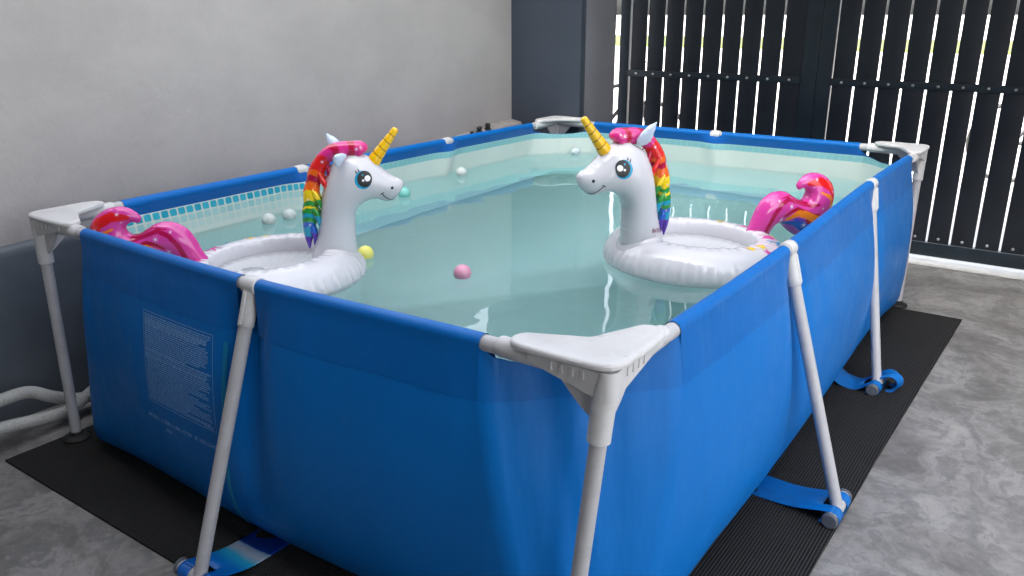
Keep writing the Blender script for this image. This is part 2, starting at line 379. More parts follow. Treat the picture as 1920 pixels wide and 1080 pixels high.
# ------------------------------------------------------------------ gate
GY = 3.80
def gate_leaf(name, label, x0, x1, gaps, stiles, rail_z):
    g = empty(name, ((x0+x1)/2, GY, .02)); tag(g, label, 'gate', 'two leaves of the gate')
    inv = Matrix.Translation((-(x0+x1)/2, -GY, -.02))
    def P(mb, n, m, **k):
        o = mb.build(n, m, g, **k); o.matrix_parent_inverse = inv; return o
    H = 2.25
    for a, b in stiles:
        mb = MB(); mb.box((a, GY-.02, .05), (b, GY+.04, H), bev=.004); P(mb, 'stile', M_gate)
    a, b = stiles[0][1], stiles[1][0]
    mb = MB(); mb.box((a+.0005, GY-.018, .05), (b-.0005, GY+.038, .125), bev=.003); P(mb, 'bottom_rail', M_gate)
    mb = MB(); mb.box((a+.0005, GY-.018, H-.07), (b-.0005, GY+.038, H), bev=.003); P(mb, 'top_rail', M_gate)
    mb = MB(); mb.box((a-.0, GY-.030, rail_z-.02), (b+.0, GY-.021, rail_z+.02), bev=.002); P(mb, 'middle_rail', M_gate)
    e = [a]+list(gaps)+[b]
    for i in range(len(e)-1):
        l = e[i]+(.0057 if i else .0005); r = e[i+1]-(.0057 if i < len(e)-2 else .0005)
        if i == 0 and e[0] == e[1]: continue
        if r-l < .02: continue
        mb = MB(); mb.box((l, GY-.012, .127), (r, GY-.002, H-.072), bev=.0015); P(mb, 'board', M_board)
        for zz in (rail_z, .152):
            mb = MB(); yb = GY-.030 if zz > .5 else GY-.0125
            c = ((l+r)/2, yb-.0008, zz)
            V = []; n = 10
            pr = [(.0085, 0), (.0085, .002), (.006, .0055), (.002, .0072)]
            for rr, hh in pr:
                for k in range(n): q = 2*PI*k/n; V.append((c[0]+rr*math.cos(q), c[1]-hh, c[2]+rr*math.sin(q)))
            F = [(j*n+k, j*n+(k+1) % n, (j+1)*n+(k+1) % n, (j+1)*n+k) for j in range(3) for k in range(n)]+[tuple(range(3*n, 4*n))]
            mb.add(V, F); fixn(P(mb, 'bolt', M_bolt))
    return g
gate_leaf('gate_leaf', 'narrower dark gate leaf of vertical boards, next to the pillar', -1.993, -.727,
          [-1.918, -1.802, -1.680, -1.556, -1.432, -1.308, -1.186, -1.064, -.940], [(-1.993, -1.925), (-.815, -.727)], .975)
gate_leaf('gate_leaf', 'dark gate leaf of vertical boards behind the pool corner with the far leg', -.7235, 1.35,
          [-.642, -.520, -.397, -.273, -.150, -.028, .088, .208, .33, .45, .572, .694, .816, .938, 1.06, 1.18], [(-.7235, -.642), (1.26, 1.35)], .972)
mb = MB(); mb.box((-2.2, GY-.05, .001), (60, GY+.09, .018), bev=.004); tag(mb.build('gate_track', simple('sunlit sill tone', (.72, .72, .70), .6)), 'pale strip of sill running along the ground under the gate', 'sill')  # sunlight on the strip is put into its pale colour

# ------------------------------------------------------------------ unseen slabs and walls added behind, beside and overhead to shade the yard
mb = MB(); mb.box((-2.9, -2.69, 2.6), (3.5, -.55, 2.72)); mb.box((-2.9, 2.35, 2.32), (1.75, 3.72, 2.44)); tag(mb.build('shade_slabs', M_shade, smooth=False), kind='structure')  # two added slabs darken the short side and the far wall end
mb = MB(); mb.box((1.75, 1.6, -.05), (1.9, 3.95, 4.0)); tag(mb.build('side_blocker', simple('side blocker grey', (.25, .25, .26), .7), smooth=False), kind='structure')  # added out of view to cut light from the right
mb = MB(); mb.box((-14, -2.9, 0), (3.6, -2.7, 8)); tag(mb.build('rear_blocker', simple('rear blocker grey', (.08, .08, .085), .7), smooth=False), kind='structure')  # added behind the camera to keep sun and sky off the yard

# ------------------------------------------------------------------ pool geometry
LX, LY, ZR, ZW = 1.95, 2.95, .745, .585
CORN = [Vector((0, 0)), Vector((0, LY)), Vector((-LX, LY)), Vector((-LX, 0))]
NRM = [Vector((1, 0)), Vector((0, 1)), Vector((-1, 0)), Vector((0, -1))]
LEN = [LY, LX, LY, LX]
JT = [[1/3, .69], [.5], [.335, .65], [.53]]           # joint positions along each side (in travel order)
def bow(s, t):
    if s == 0: return .012*math.sin(2*PI*t)*(1 if t < .5 else 1.0)
    if s == 1: return .0
    if s == 2: return .02*math.sin(PI*t)
    return .030*math.sin(PI*t)**2.2
def chamf(z):
    k = max(0, min(1, z/ZR)); return .115+.152*k
CRE = 1.0
def outer_off(s, t, z, d):
    q = 1-z/ZR; B = (.062 if s in (0, 2) else .05)*(.2+.8*max(0, math.sin(PI*t))**.6)
    ec = min(t, 1-t)*LEN[s]; mid_ = min(1, max(0, (ec-.1)/.45))
    if s == 3 and t < .5: B *= .15+.85*mid_
    o = .0165+B*math.sin(PI*min(1, q*.97))**1.0
    rb = .09+.13*mid_
    if z < rb: o -= .095*(1-math.sqrt(max(0, 1-((rb-z)/rb)**2)))
    for j in JT[s]:
        dd = (t-j)*LEN[s]; wz = max(0, math.sin(PI*min(1, max(0, (q-.03)/.9))))
        wt = min(1, q/.05)*max(0, min(1, (.85-q)/.5))
        o -= .032*math.exp(-(dd/.055)**2)*wt+.006*math.exp(-(dd/.022)**2)*wz
    e = min(t, 1-t)*LEN[s]
    o += .009*math.sin(e*44+z*9)*math.exp(-e/.14)*max(0, min(1, (z-.15)/.35))
    return o
def station(s, t, z, extra=0):
    """point on side s, t in 0..1 between the chamfers"""
    c = chamf(z)
    A, B = CORN[s], CORN[(s+1) % 4]; dr = (B-A).normalized()
    dist = c+(LEN[s]-2*c)*t; tt = dist/LEN[s]
    o = outer_off(s, tt, z, 0)+bow(s, tt)+extra
    p = A+dr*dist+NRM[s]*o; return p, NRM[s], o-bow(s, tt)
def wrap(z_of, extra, nside=(90, 60, 90, 60), nc=14):
    """closed ring of points"""
    pts = []
    for s in range(4):
        for i in range(nside[s]+1):
            t = i/nside[s]; zz = z_of(s, t, None); e = extra(s, t, zz)
            p, n, _ = station(s, t, zz, e); pts.append((p.x, p.y, zz))
        s2 = (s+1) % 4
        for k in range(1, nc):
            wv = k/nc; zz = z_of(s, None, wv); e = extra(s, None, zz)
            p0, n0, _ = station(s, 1, zz, e); p1, n1, _ = station(s2, 0, zz, e)
            K = CORN[s2]+(NRM[s]+NRM[s2])*(.0165+e)
            mid = (p0+p1)/2; K = mid.lerp(K, .02+.42*(1-zz/ZR)**2)
            p = p0*(1-wv)**2+K*2*wv*(1-wv)+p1*wv**2
            nn = (n0*(1-wv)+n1*wv).normalized()
            p = p+nn*(.004*math.sin(wv*PI*7+zz*6))*max(0, min(1, zz/.4))*math.sin(PI*wv)
            pts.append((p.x, p.y, zz))
    return pts
DIP = .045
def ztop(s, t, wv):
    return ZR if wv is None else ZR-.004-DIP*math.sin(PI*wv)**.45
def ring_levels(L, fz, extra):
    V = []; n = None
    for f in L:
        R = wrap(lambda s, t, wv: fz(f, s, t, wv), extra); n = len(R); V += R
    F = [(i*n+k, i*n+(k+1) % n, (i+1)*n+(k+1) % n, (i+1)*n+k) for i in range(len(L)-1) for k in range(n)]
    return V, F, n
lev = [0, .03, .06, .1, .15, .2, .26, .32, .38, .44, .5, .56, .62, .68, .74, .79, .83, .87, .9, .925, .95, .97, .985, .997]
pool = empty('frame_pool', (-LX/2, LY/2, 0))
tag(pool, 'rectangular blue frame pool with white rails and legs, filled with water', 'pool')
PINV = Matrix.Translation((LX/2, -LY/2, 0))
def pp(o): o.parent = pool; o.matrix_parent_inverse = PINV; return o
def sub(o, par): o.parent = par; return o      # the part's own frame equals the world frame
V, F, n = ring_levels(lev, lambda f, s, t, wv: ztop(s, t, wv)*(1-f)+.004*f, lambda s, t, z: 0)
F.append(tuple((len(lev)-1)*n+k for k in range(n)))
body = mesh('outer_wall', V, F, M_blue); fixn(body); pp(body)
bvh_body = BVHTree.FromPolygons([Vector(v) for v in V], [f for f in F if len(f) == 4])
def in_extra(s, t, z):
    q = 1-z/ZR; k = max(0, 1-q/.25)
    return -.006-.030*k*(1 if t is not None else .0)
V, F, n = ring_levels(lev, lambda f, s, t, wv: ztop(s, t, wv)*(1-f)+.012*f-(0 if wv is None else .001*(1-f)), in_extra)
CRE = 1.0
F = [f[::-1] for f in F]; F.append(tuple((len(lev)-1)*n+k for k in range(n)))
lin_o = mesh('liner', V, F, M_liner); pp(lin_o)
# water body (its sides lie inside the wall's thickness)
WL = [0, .1, .2, .3, .4, .5, .6, .7, .8, .88, .94, 1]
V, F, n = ring_levels(WL, lambda f, s, t, wv: ZW*(1-f)+.008*f, lambda s, t, z: -.003)
F.append(tuple((len(WL)-1)*n+k for k in range(n))); F.append(tuple(range(n-1, -1, -1)))
wat = mesh('water', V, F, M_water, smooth=False); fixn(wat); tag(wat, kind='structure')

# rails, sleeves, joints, legs
RT, RS = .0165, .0188
def rim(s, d):
    A, B = CORN[s], CORN[(s+1) % 4]; dr = (B-A).normalized(); p = A+dr*d+NRM[s]*bow(s, d/LEN[s]); return Vector((p.x, p.y, ZR))
JL = .023
for s in range(4):
    js = [j*LEN[s] for j in JT[s]]
    ends = [.035]+js+[LEN[s]-.035]
    for i in range(len(ends)-1):
        a, b = ends[i], ends[i+1]; mb = MB()
        mb.tube([rim(s, a+(b-a)*k/12) for k in range(13)], RT, 24); pp(mb.build('top_rail', M_tube))
        sa = .262 if i == 0 else a+JL+.003; sb = LEN[s]-.262 if i == len(ends)-2 else b-JL-.014
        N = 40; mb = MB()
        # sleeve around the rail, then the welded flap down the outside
        V = []; K = 18
        for k in range(N+1):
            d = sa+(sb-sa)*k/N; c = rim(s, d); nn = NRM[s]
            for q in range(K+1):
                an = PI*1.28-(PI*1.28)*q/K                    # from under the inner side over the top to the outer side
                V.append((c.x+nn.x*RS*math.cos(an), c.y+nn.y*RS*math.cos(an), c.z+RS*math.sin(an)))
            zz = [.735, .715, .69, .665, .645, .632+.0015*math.sin(d*23)]
            for z in zz:
                t_ = (d-chamf(z))/(LEN[s]-2*chamf(z)); t_ = max(0, min(1, t_))
                p, _, oo = station(s, t_, z, 0)
                A = CORN[s]; dr = (CORN[(s+1) % 4]-CORN[s]).normalized()
                off = outer_off(s, d/LEN[s], z, 0)+bow(s, d/LEN[s])+.0007
                p = A+dr*d+NRM[s]*max(off, .0186+bow(s, d/LEN[s])-.0002); V.append((p.x, p.y, z))
            p2 = p-NRM[s]*.003; V.append((p2.x, p2.y, zz[-1]-.0005))
        W_ = K+1+len(zz)+1
        F = [(k*W_+q, k*W_+q+1, (k+1)*W_+q+1, (k+1)*W_+q) for k in range(N) for q in range(W_-1)]
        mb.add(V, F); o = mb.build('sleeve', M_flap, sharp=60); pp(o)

FEET = {(0, 0): (.226, .972), (0, 1): (.130, 1.905), (1, 0): (-.975, LY+.20), (2, 0): (-LX-.2, 1.98), (2, 1): (-LX-.2, 1.02), (3, 0): (-.985, -.225)}
for s in range(4):
    for ji, j in enumerate(JT[s]):
        c = rim(s, j*LEN[s]); foot = Vector((*FEET[(s, ji)], .034))
        if s == 3: foot = Vector((-.980, -.228, .034))
        dr3 = Vector((*(CORN[(s+1) % 4]-CORN[s]).normalized(), 0)); ld = (foot-c).normalized(); nn = Vector((*NRM[s], 0))
        mb = MB()
        prof = [(-JL-.001, .0198), (-JL, .0212), (-JL+.004, .0222), (0, .0224), (JL-.004, .0222), (JL, .0212), (JL+.001, .0198)]
        mb.tube([c+dr3*a for a, r in prof], [r for a, r in prof], 28)
        mb.tube([c+ld*.012, c+ld*.03, c+ld*.075, c+ld*.098, c+ld*.1], [.0215, .0203, .0198, .0196, .0182], 24)
        side = dr3*(-1 if s in (0,) else 1)
        # reinforcing rib on the outside of the socket
        rb = [c+nn*.0175+ld*.012, c+nn*.0175+ld*.05, c+nn*.0175+ld*.088]
        mb.tube(rb, [.0075, .0070, .0062], 10)
        pp(mb.build('tee_joint', M_plastic))
        mb = MB(); mb.tube([c+ld*.05, foot-ld*.004], RT, 24)
        leg = pp(mb.build('leg', M_tube))
        # foot tube lying parallel to the side, with caps
        fc = Vector((foot.x, foot.y, .030)); mb = MB()
        hw = .072
        mb.tube([fc-dr3*hw, fc+dr3*hw], .019, 20); ft = pp(mb.build('foot_tube', M_tube))
        for sg in (-1, 1):
            mb = MB(); mb.tube([fc+dr3*sg*(hw-.002), fc+dr3*sg*(hw+.006), fc+dr3*sg*(hw+.009)], [.0225, .0225, .019], 20)
            sub(mb.build('end_cap', M_cap), ft)
        # strap: comes from under the pool, wraps the foot tube, goes back
        D = (Vector((fc.x, fc.y))-Vector((c.x, c.y))).dot(NRM[s]); rr = .0215
        loose = (s == 0 and ji == 1)
        pr = [(-.10, .006), (-.03, .007), (.02, .010), (D*.5, .020 if not loose else .012)]
        if loose: pr = [(-.10, .05), (-.045, .06), (-.02, .045), (.02, .018), (D*.55, .010)]
        for k in range(11):
            an = PI*.62-PI*1.35*k/10; pr.append((D+rr*math.cos(an), .0275+rr*math.sin(an)))
        pr += [(D-.05, .0035), (D-.09, .0030)]
        pr = [tuple(p) for p in spline(pr, 3)]
        V = []; NW = 16; hwS = .062
        cdist = (Vector((fc.x, fc.y))-CORN[s]).dot(Vector((dr3.x, dr3.y)))
        for (dd, z) in pr:
            for k in range(NW+1):
                lat = -hwS+2*hwS*k/NW
                sk = 0 if s != 0 else (.0 if loose else .03*max(0, 1-(dd/D)))
                sk = -.01*max(0, 1-dd/max(D, .01)) if s == 3 else sk
                b0 = bow(s, cdist/LEN[s]) if True else 0
                p = CORN[s]+Vector((dr3.x, dr3.y))*(cdist+lat+sk)+NRM[s]*(dd+b0)
                V.append((p.x, p.y, z+.0015*math.sin(lat*40+dd*20)*(1 if dd < D-.03 else 0)))
        F = []
        for i in range(len(pr)-1):
            for k in range(NW):
                lat = -hwS+2*hwS*(k+.5)/NW; dm = (pr[i][0]+pr[i+1][0])/2; zm = (pr[i][1]+pr[i+1][1])/2
                if abs(lat) < .021 and dm > D-.034 and zm > .022: continue
                F.append((i*(NW+1)+k, i*(NW+1)+k+1, (i+1)*(NW+1)+k+1, (i+1)*(NW+1)+k))
        if s == 3:
            off = Vector((0, 0, 0)); o = mesh('strap', V, F, M_strap_print)
        else: o = mesh('strap', V, F, M_blue)
        o.modifiers.new('sol', 'SOLIDIFY').thickness = .0016; pp(o)
        if loose:
            V = []; lp = spline([(D+.0, .052), (D+.03, .068), (D+.055, .06), (D+.062, .035), (D+.045, .012), (D+.01, .006)], 6)
            for (dd, z) in lp:
                for k in range(9):
                    lat = -.03+.08*k/8; p = CORN[s]+Vector((dr3.x, dr3.y))*(cdist+lat+.02)+NRM[s]*(dd-.01*math.sin(k)); V.append((p.x, p.y, z))
            F = [(i*9+k, i*9+k+1, (i+1)*9+k+1, (i+1)*9+k) for i in range(len(lp)-1) for k in range(8)]
            o = mesh('strap_tail', V, F, M_blue); o.modifiers.new('sol', 'SOLIDIFY').thickness = .0016; pp(o)

# corners: plate, sockets, bracket, leg, foot disc
CF = [(-.052, -.040), (.004, LY-.01), (-LX, LY), (-LX-.012, -.008)]
for ci in range(4):
    c = CORN[ci]; a = (CORN[(ci+1) % 4]-c).normalized(); b = (CORN[(ci-1) % 4]-c).normalized()
    def W(p, q, z): v = c+a*p+b*q; return Vector((v.x, v.y, z))
    out = spline([(-.034, .006), (-.026, -.016), (-.016, -.026), (.006, -.034), (.05, -.036), (.12, -.036), (.165, -.033), (.19, -.022), (.200, .0), (.190, .022), (.160, .036), (.115, .058), (.078, .078),
                  (.058, .115), (.036, .160), (.022, .190), (.0, .200), (-.022, .19), (-.033, .165), (-.036, .12), (-.036, .05)], 5, closed=True)
    n = len(out); V = []
    cen = np.array([.05, .05])
    for ins, z in ((0.006, .760), (.001, .7615), (0, .765), (0, .769), (.0025, .7725), (.007, .7745), (.014, .7752)):
        for p in out:
            dv = cen-p; L = np.linalg.norm(dv); q = p+dv/L*ins; V.append(W(q[0], q[1], z+.0015*max(0, 1-(q[0]+q[1])/.25)))
    F = [(i*n+k, i*n+(k+1) % n, (i+1)*n+(k+1) % n, (i+1)*n+k) for i in range(6) for k in range(n)]
    F.append(tuple(6*n+k for k in range(n))); F.append(tuple(n-1-k for k in range(n)))
    mb = MB(); mb.add(V, F)
    plate = fixn(mb.build('corner_plate', M_plastic, sharp=35)); pp(plate)
    # skirt under the plate + rail sockets
    mb = MB()
    for (e1, e2) in ((1, 0), (0, 1)):
        P = lambda d: W(d*e1, d*e2, ZR)
        mb.tube([P(.0), P(.02), P(.16), P(.225), P(.228)], [.017, .0215, .0215, .0208, .0195], 24)
    sk = [W(-.028, -.028, .76), W(.15, -.028, .76), W(.12, -.022, .742), W(.02, -.022, .735), W(-.022, -.022, .735)]
    for sw in (0, 1):
        g = (lambda p, q, z: W(p, q, z)) if not sw else (lambda p, q, z: W(q, p, z))
        V = []
        L = [(-.010, .757, .704), (.006, .757, .706), (.03, .757, .712), (.07, .757, .722), (.11, .757, .732), (.15, .757, .742)]
        for p, z0, z1 in L: V += [g(p, -.026, z0), g(p, -.024, z1), g(p, -.017, z1), g(p, -.018, z0)]
        F = [(i*4+k, i*4+(k+1) % 4, (i+1)*4+(k+1) % 4, (i+1)*4+k) for i in range(len(L)-1) for k in range(4)]+[(3, 2, 1, 0), tuple(20+k for k in range(4))]
        mb.add(V, F)
        # gusset from the socket down to the leg
        V = []; L = [(.0, .725, .640), (.025, .725, .655), (.05, .725, .675), (.075, .725, .70), (.095, .727, .722)]
        for p, z0, z1 in L: V += [g(p, -.006, z0), g(p, -.006, z1), g(p, .0, z1), g(p, .0, z0)]
        F = [(i*4+k, i*4+(k+1) % 4, (i+1)*4+(k+1) % 4, (i+1)*4+k) for i in range(len(L)-1) for k in range(4)]+[(3, 2, 1, 0), tuple(16+k for k in range(4))]
        mb.add(V, F)
        # little moulded ribs along the skirt
        for k in range(4): 
            p = .03+k*.022; q0 = g(p, -.0275, .737); q1 = g(p+.006, -.0235, .754)
            mb.box([min(q0[i], q1[i]) for i in range(3)], [max(q0[i], q1[i]) for i in range(3)])
    mb.tube([W(-.006, -.006, .700), W(-.006, -.006, .758)], .0215, 20)
    ft = Vector((*CF[ci], .0)); top = W(-.004, -.004, .735); ld = (ft-top).normalized()
    mb.tube([top, top+ld*.03, top+ld*.095, top+ld*.118, top+ld*.12], [.0235, .023, .0222, .0222, .020], 26)
    br = mb.build('corner_bracket', M_plastic, sharp=40); fixn(br); sub(br, plate)
    mb = MB(); mb.tube([top+ld*.1, ft+Vector((0, 0, .03))], RT, 24); leg = pp(mb.build('leg', M_tube))
    mb = MB(); lathe(mb, (ft.x, ft.y, .009), [(.043, 0), (.044, .004), (.040, .009), (.030, .013), (.021, .016), (.020, .024), (.0175, .026)], 28)
    fd = mb.build('foot_disc', M_blackrub); sub(fd, leg)

# teal weld seam curling down beside the middle leg of the short side
def on_side(s, d, z, lift):
    p = CORN[s]+(CORN[(s+1) % 4]-CORN[s]).normalized()*d+NRM[s]*(outer_off(s, d/LEN[s], z, 0)+bow(s, d/LEN[s])+lift); return Vector((p.x, p.y, z))
V = []; pts = []
for k in range(41):
    t = k/40; z = .60*(1-t)+.02*t; d = .96-.008*math.sin(t*3)-.075*t**2.6; w_ = .006+.004*t
    V += [on_side(3, d-w_, z, .0006), on_side(3, d, z, .0028), on_side(3, d+w_, z, .0006)]
F = [(i*3+k, i*3+k+1, (i+1)*3+k+1, (i+1)*3+k) for i in range(40) for k in range(2)]
pp(mesh('weld_seam', V, F, M_seam))

# printed panel on the short side: projected on to the vinyl
def ray_y(px, pz, lift=.0012):
    h = bvh_body.ray_cast(Vector((px, -1, pz)), Vector((0, 1, 0))); return h[0]+Vector((0, -lift, 0)) if h[0] else None
mb = MB()
LP = [(-1.399, .595), (-1.082, .594), (-1.146, .345), (-1.48, .343)]
x0, x1, z0, z1 = -1.345, -1.035, .352, .606
def quadp(a, b, c_, d_):
    q = [ray_y(*p) for p in (a, b, c_, d_)]
    if all(q): mb.add(q, [(0, 1, 2, 3)])
for zz in (z0, z1):
    for k in range(40):
        a = x0+(x1-x0)*k/40; b = x0+(x1-x0)*(k+1)/40; quadp((a, zz), (b, zz), (b, zz+.0016), (a, zz+.0016))
for xx in (x0, x1):
    for k in range(30):
        a = z0+(z1-z0)*k/30; b = z0+(z1-z0)*(k+1)/30; quadp((xx, a), (xx+.0016, a), (xx+.0016, b), (xx, b))
z = z1-.009; row_i = 0
while z > z0+.006:
    px = x0+.006+(random.random()*.008 if random.random() < .3 else 0); hgt = .0030 if random.random() > .15 else .0042
    if z < z0+.10: hgt = .0026
    end = x1-.006-(random.random()*.12 if random.random() < .25 else random.random()*.01)
    while px < end:
        wd = random.uniform(.004, .017); 
        if px+wd > end: break
        quadp((px, z), (px+wd, z), (px+wd, z+hgt), (px, z+hgt)); px += wd+.0022
    z -= .0057 if z > z0+.10 else .0052
pp(mb.build('warning_print', M_print, smooth=False, sharp=None))
def text_mesh(body, size, cuts=2):
    cu = bpy.data.curves.new('t', 'FONT'); cu.body = body; cu.size = size; cu.resolution_u = 3; cu.offset = size*.022
    o = bpy.data.objects.new('t', cu); C.objects.link(o); bpy.context.view_layer.update()
    dg = bpy.context.evaluated_depsgraph_get(); me = bpy.data.meshes.new_from_object(o.evaluated_get(dg))
    bm = bmesh.new(); bm.from_mesh(me); bmesh.ops.triangulate(bm, faces=bm.faces)
    if cuts: bmesh.ops.subdivide_edges(bm, edges=[e for e in bm.edges if e.calc_length() > size*.2], cuts=cuts)
    bmesh.ops.triangulate(bm, faces=bm.faces)
    bm.verts.index_update(); V = [v.co.copy() for v in bm.verts]; F = [[v.index for v in f.verts] for f in bm.faces]
    bm.free(); bpy.data.objects.remove(o); bpy.data.curves.remove(cu); bpy.data.meshes.remove(me); return V, F
for body_, sx_, xs, zs in (('MODEL:  A 3.0M x 2.0M x 0.75M   SR 2022.12-RG', .0145, -1.362, .300), ('16564', .0135, -1.285, .276), ('© INTEX', .010, -1.083, .3565)):
    V, F = text_mesh(body_, sx_)
    mw = max(v.x for v in V); tw = {0.0145: .316}.get(sx_, mw)
    mb = MB(); Q = [ray_y(xs+v.x*tw/mw, zs+v.y*1.05, .0013) for v in V]
    if all(Q): mb.add(Q, F); pp(mb.build('printed_text', M_print, smooth=False, sharp=None))

# ------------------------------------------------------------------ mat under the pool
mb = MB(); N = 60; V = []
ol = [(-2.01, -.215), (.226, -.21), (.25, 1.4), (.287, 2.905), (-2.0, 2.90)]
mb.add([(x_, y_, .008) for x_, y_ in ol]+[(x_, y_, .0) for x_, y_ in ol], [(0, 1, 2, 3, 4)]+[(k, k+5, (k+1) % 5+5, (k+1) % 5) for k in range(5)])
o = fixn(mb.build('rubber_mat', M_mat, smooth=False)); tag(o, 'black ribbed rubber mat lying on the concrete under the pool', 'mat')

# ------------------------------------------------------------------ pump and hoses
def hose(name, label, P):
    P = spline(P, 40); R = [.0205+.0009*math.sin(k*1.9) for k in range(len(P))]
    mb = MB(); mb.tube(P, R, 18); return tag(mb.build(name, M_hose), label, 'hose', 'ribbed hoses beside the pool')
hose('ribbed_hose', 'ribbed white hose arching higher out of the pump then dipping behind the leg', [(-2.13, -.22, .145), (-2.14, -.135, .150), (-2.15, -.05, .140), (-2.15, .02, .095), (-2.15, .10, .055), (-2.14, .2, .045), (-2.1, .4, .04)])
hose('ribbed_hose', 'ribbed white hose leaving the pump low and rising towards the pool wall', [(-2.10, -.24, .075), (-2.10, -.16, .072), (-2.10, -.05, .055), (-2.11, .05, .045), (-2.12, .14, .075), (-2.13, .25, .12), (-2.1, .42, .17)])
pm = empty('filter_pump', (-2.11, -.31, 0)); tag(pm, 'dark grey filter pump at the picture edge with two hoses', 'pump')
mb = MB(); lathe(mb, (0, 0, 0), [(.088, 0), (.09, .01), (.088, .02), (.076, .025), (.074, .20), (.083, .205), (.083, .235), (.070, .25), (.03, .262)], 32); mb.build('body', M_pump, pm)
mb = MB(); mb.tube([(-.02, .05, .145), (-.02, .12, .145)], .026, 18); mb.tube([(-.02, .10, .145), (-.02, .118, .145)], .030, 18); mb.build('nozzle', M_pump, pm)
mb = MB(); mb.tube([(.01, .05, .076), (.01, .12, .075)], .026, 18); mb.tube([(.01, .10, .075), (.01, .118, .075)], .030, 18); mb.build('nozzle', M_pump, pm)

# ------------------------------------------------------------------ balls
for (x_, y_, colr, lb, cat) in (
    (-1.262, .676, lin(232, 226, 120), 'pale yellow plastic ball beside the neck of the float facing the gate', 'ball'),
    (-.868, .69, lin(214, 150, 175), 'pink plastic ball alone in the middle of the water', 'ball'),
    (-1.80, 1.46, lin(130, 205, 195), 'aqua plastic ball behind the muzzle of the float facing the gate', 'ball'),
    (-1.895, .80, lin(196, 204, 200), 'white plastic ball against the tiled liner, left one of the touching pair', 'ball'),
    (-1.89, .895, lin(188, 198, 196), 'greyish white plastic ball against the liner, right one of the touching pair', 'ball'),
    (-1.90, 1.99, lin(200, 206, 202), 'white plastic ball alone against the long back wall of the pool', 'ball'),
    (-1.76, 2.86, lin(190, 205, 208), 'white plastic ball in the far pool corner beside the horn', 'ball')):
    bm = bmesh.new(); bmesh.ops.create_uvsphere(bm, u_segments=32, v_segments=20, radius=.027)
    for v in bm.verts:
        if abs(v.co.z) < .0025: v.co.xy *= 1.012
    me = bpy.data.meshes.new('plastic_ball'); bm.to_mesh(me); bm.free(); me.materials.append(ballmat('ball plastic', colr))
    me.polygons.foreach_set('use_smooth', [True]*len(me.polygons))
    o = ob('plastic_ball', me); o.location = (x_, y_, ZW+.012); o.rotation_euler = (random.random(), random.random(), 0)
    tag(o, lb, cat, 'small plastic balls floating in the pool')

# ------------------------------------------------------------------ unicorn float
def inside(p, poly):
    x_, y_ = p; r = False; n = len(poly); j = n-1
    for i in range(n):
        if (poly[i][1] > y_) != (poly[j][1] > y_) and x_ < (poly[j][0]-poly[i][0])*(y_-poly[i][1])/(poly[j][1]-poly[i][1])+poly[i][0]: r = not r
        j = i
    return r
def inflate(outline, d=.0045, k=.95, smooth_n=6, wr=0):
    """two welded sheets blown up: returns V (s, y, h), F"""
    P = spline(outline, smooth_n, closed=True)
    # resample
    L = [0]
    for i in range(len(P)): L.append(L[-1]+np.linalg.norm(P[(i+1) % len(P)]-P[i]))
    n = int(L[-1]/d); B = []
    Pc = P+[P[0]]
    for i in range(n): B.append((np.interp(L[-1]*i/n, L, [p[0] for p in Pc]), np.interp(L[-1]*i/n, L, [p[1] for p in Pc])))
    B = np.array(B); pts = []
    lo = B.min(0); hi = B.max(0); r = 0; y_ = lo[1]
    while y_ < hi[1]:
        x_ = lo[0]+(d/2 if r % 2 else 0)
        while x_ < hi[0]:
            if np.min(((B-(x_, y_))**2).sum(1)) > (.62*d)**2 and inside((x_, y_), B): pts.append((x_, y_))
            x_ += d
        y_ += d*.866; r += 1
    A = [Vector(b) for b in B]+[Vector(p) for p in pts]
    res = delaunay_2d_cdt(A, [], [list(range(n))], 1, 1e-6)
    V2 = np.array([(v.x, v.y) for v in res[0]]); F = [list(f) for f in res[2]]
    ov = res[3]; isb = np.array([any(q < n for q in o_) for o_ in ov])
    E = set()
    for f in F:
        for i in range(3): E.add((min(f[i], f[i-1]), max(f[i], f[i-1])))
    E = np.array(list(E)); N = len(V2); deg = np.zeros(N); np.add.at(deg, E[:, 0], 1); np.add.at(deg, E[:, 1], 1)
    u = np.zeros(N)
    w1 = 1.0
    for it in range(2500):
        acc = np.zeros(N); np.add.at(acc, E[:, 0], u[E[:, 1]]); np.add.at(acc, E[:, 1], u[E[:, 0]])
        u = np.where(isb, 0, acc/np.maximum(deg, 1)+d*d*.5)
    h = k*np.sqrt(np.maximum(u, 0))
    V = [(V2[i, 0], h[i], V2[i, 1]) for i in range(N)]; mp = {}
    for i in range(N):
        if isb[i]: mp[i] = i
        else: mp[i] = len(V); V.append((V2[i, 0], -h[i], V2[i, 1]))
    F2 = [list(f) for f in F]+[[mp[i] for i in f[::-1]] for f in F]
    return V, F2
def paint(o, fn):
    me = o.data; a = me.color_attributes.new('pattern', 'FLOAT_COLOR', 'POINT')
    dat = np.array([fn(v.co) for v in me.vertices], dtype=np.float32).ravel(); a.data.foreach_set('color', dat)
def pdist(p, poly):
    best = 9; par = 0; n = len(poly)-1
    for i in range(n):
        a = np.array(poly[i]); b = np.array(poly[i+1]); ab = b-a; t = max(0, min(1, float(np.dot(np.array(p)-a, ab)/max(1e-9, np.dot(ab, ab)))))
        dd = np.linalg.norm(np.array(p)-a-ab*t)
        if dd < best: best = dd; par = (i+t)/n
    return best, par
def star(n, ro, ri, rot=0): return [((ro if k % 2 == 0 else ri)*math.cos(rot+PI*k/n), (ro if k % 2 == 0 else ri)*math.sin(rot+PI*k/n)) for k in range(2*n)]
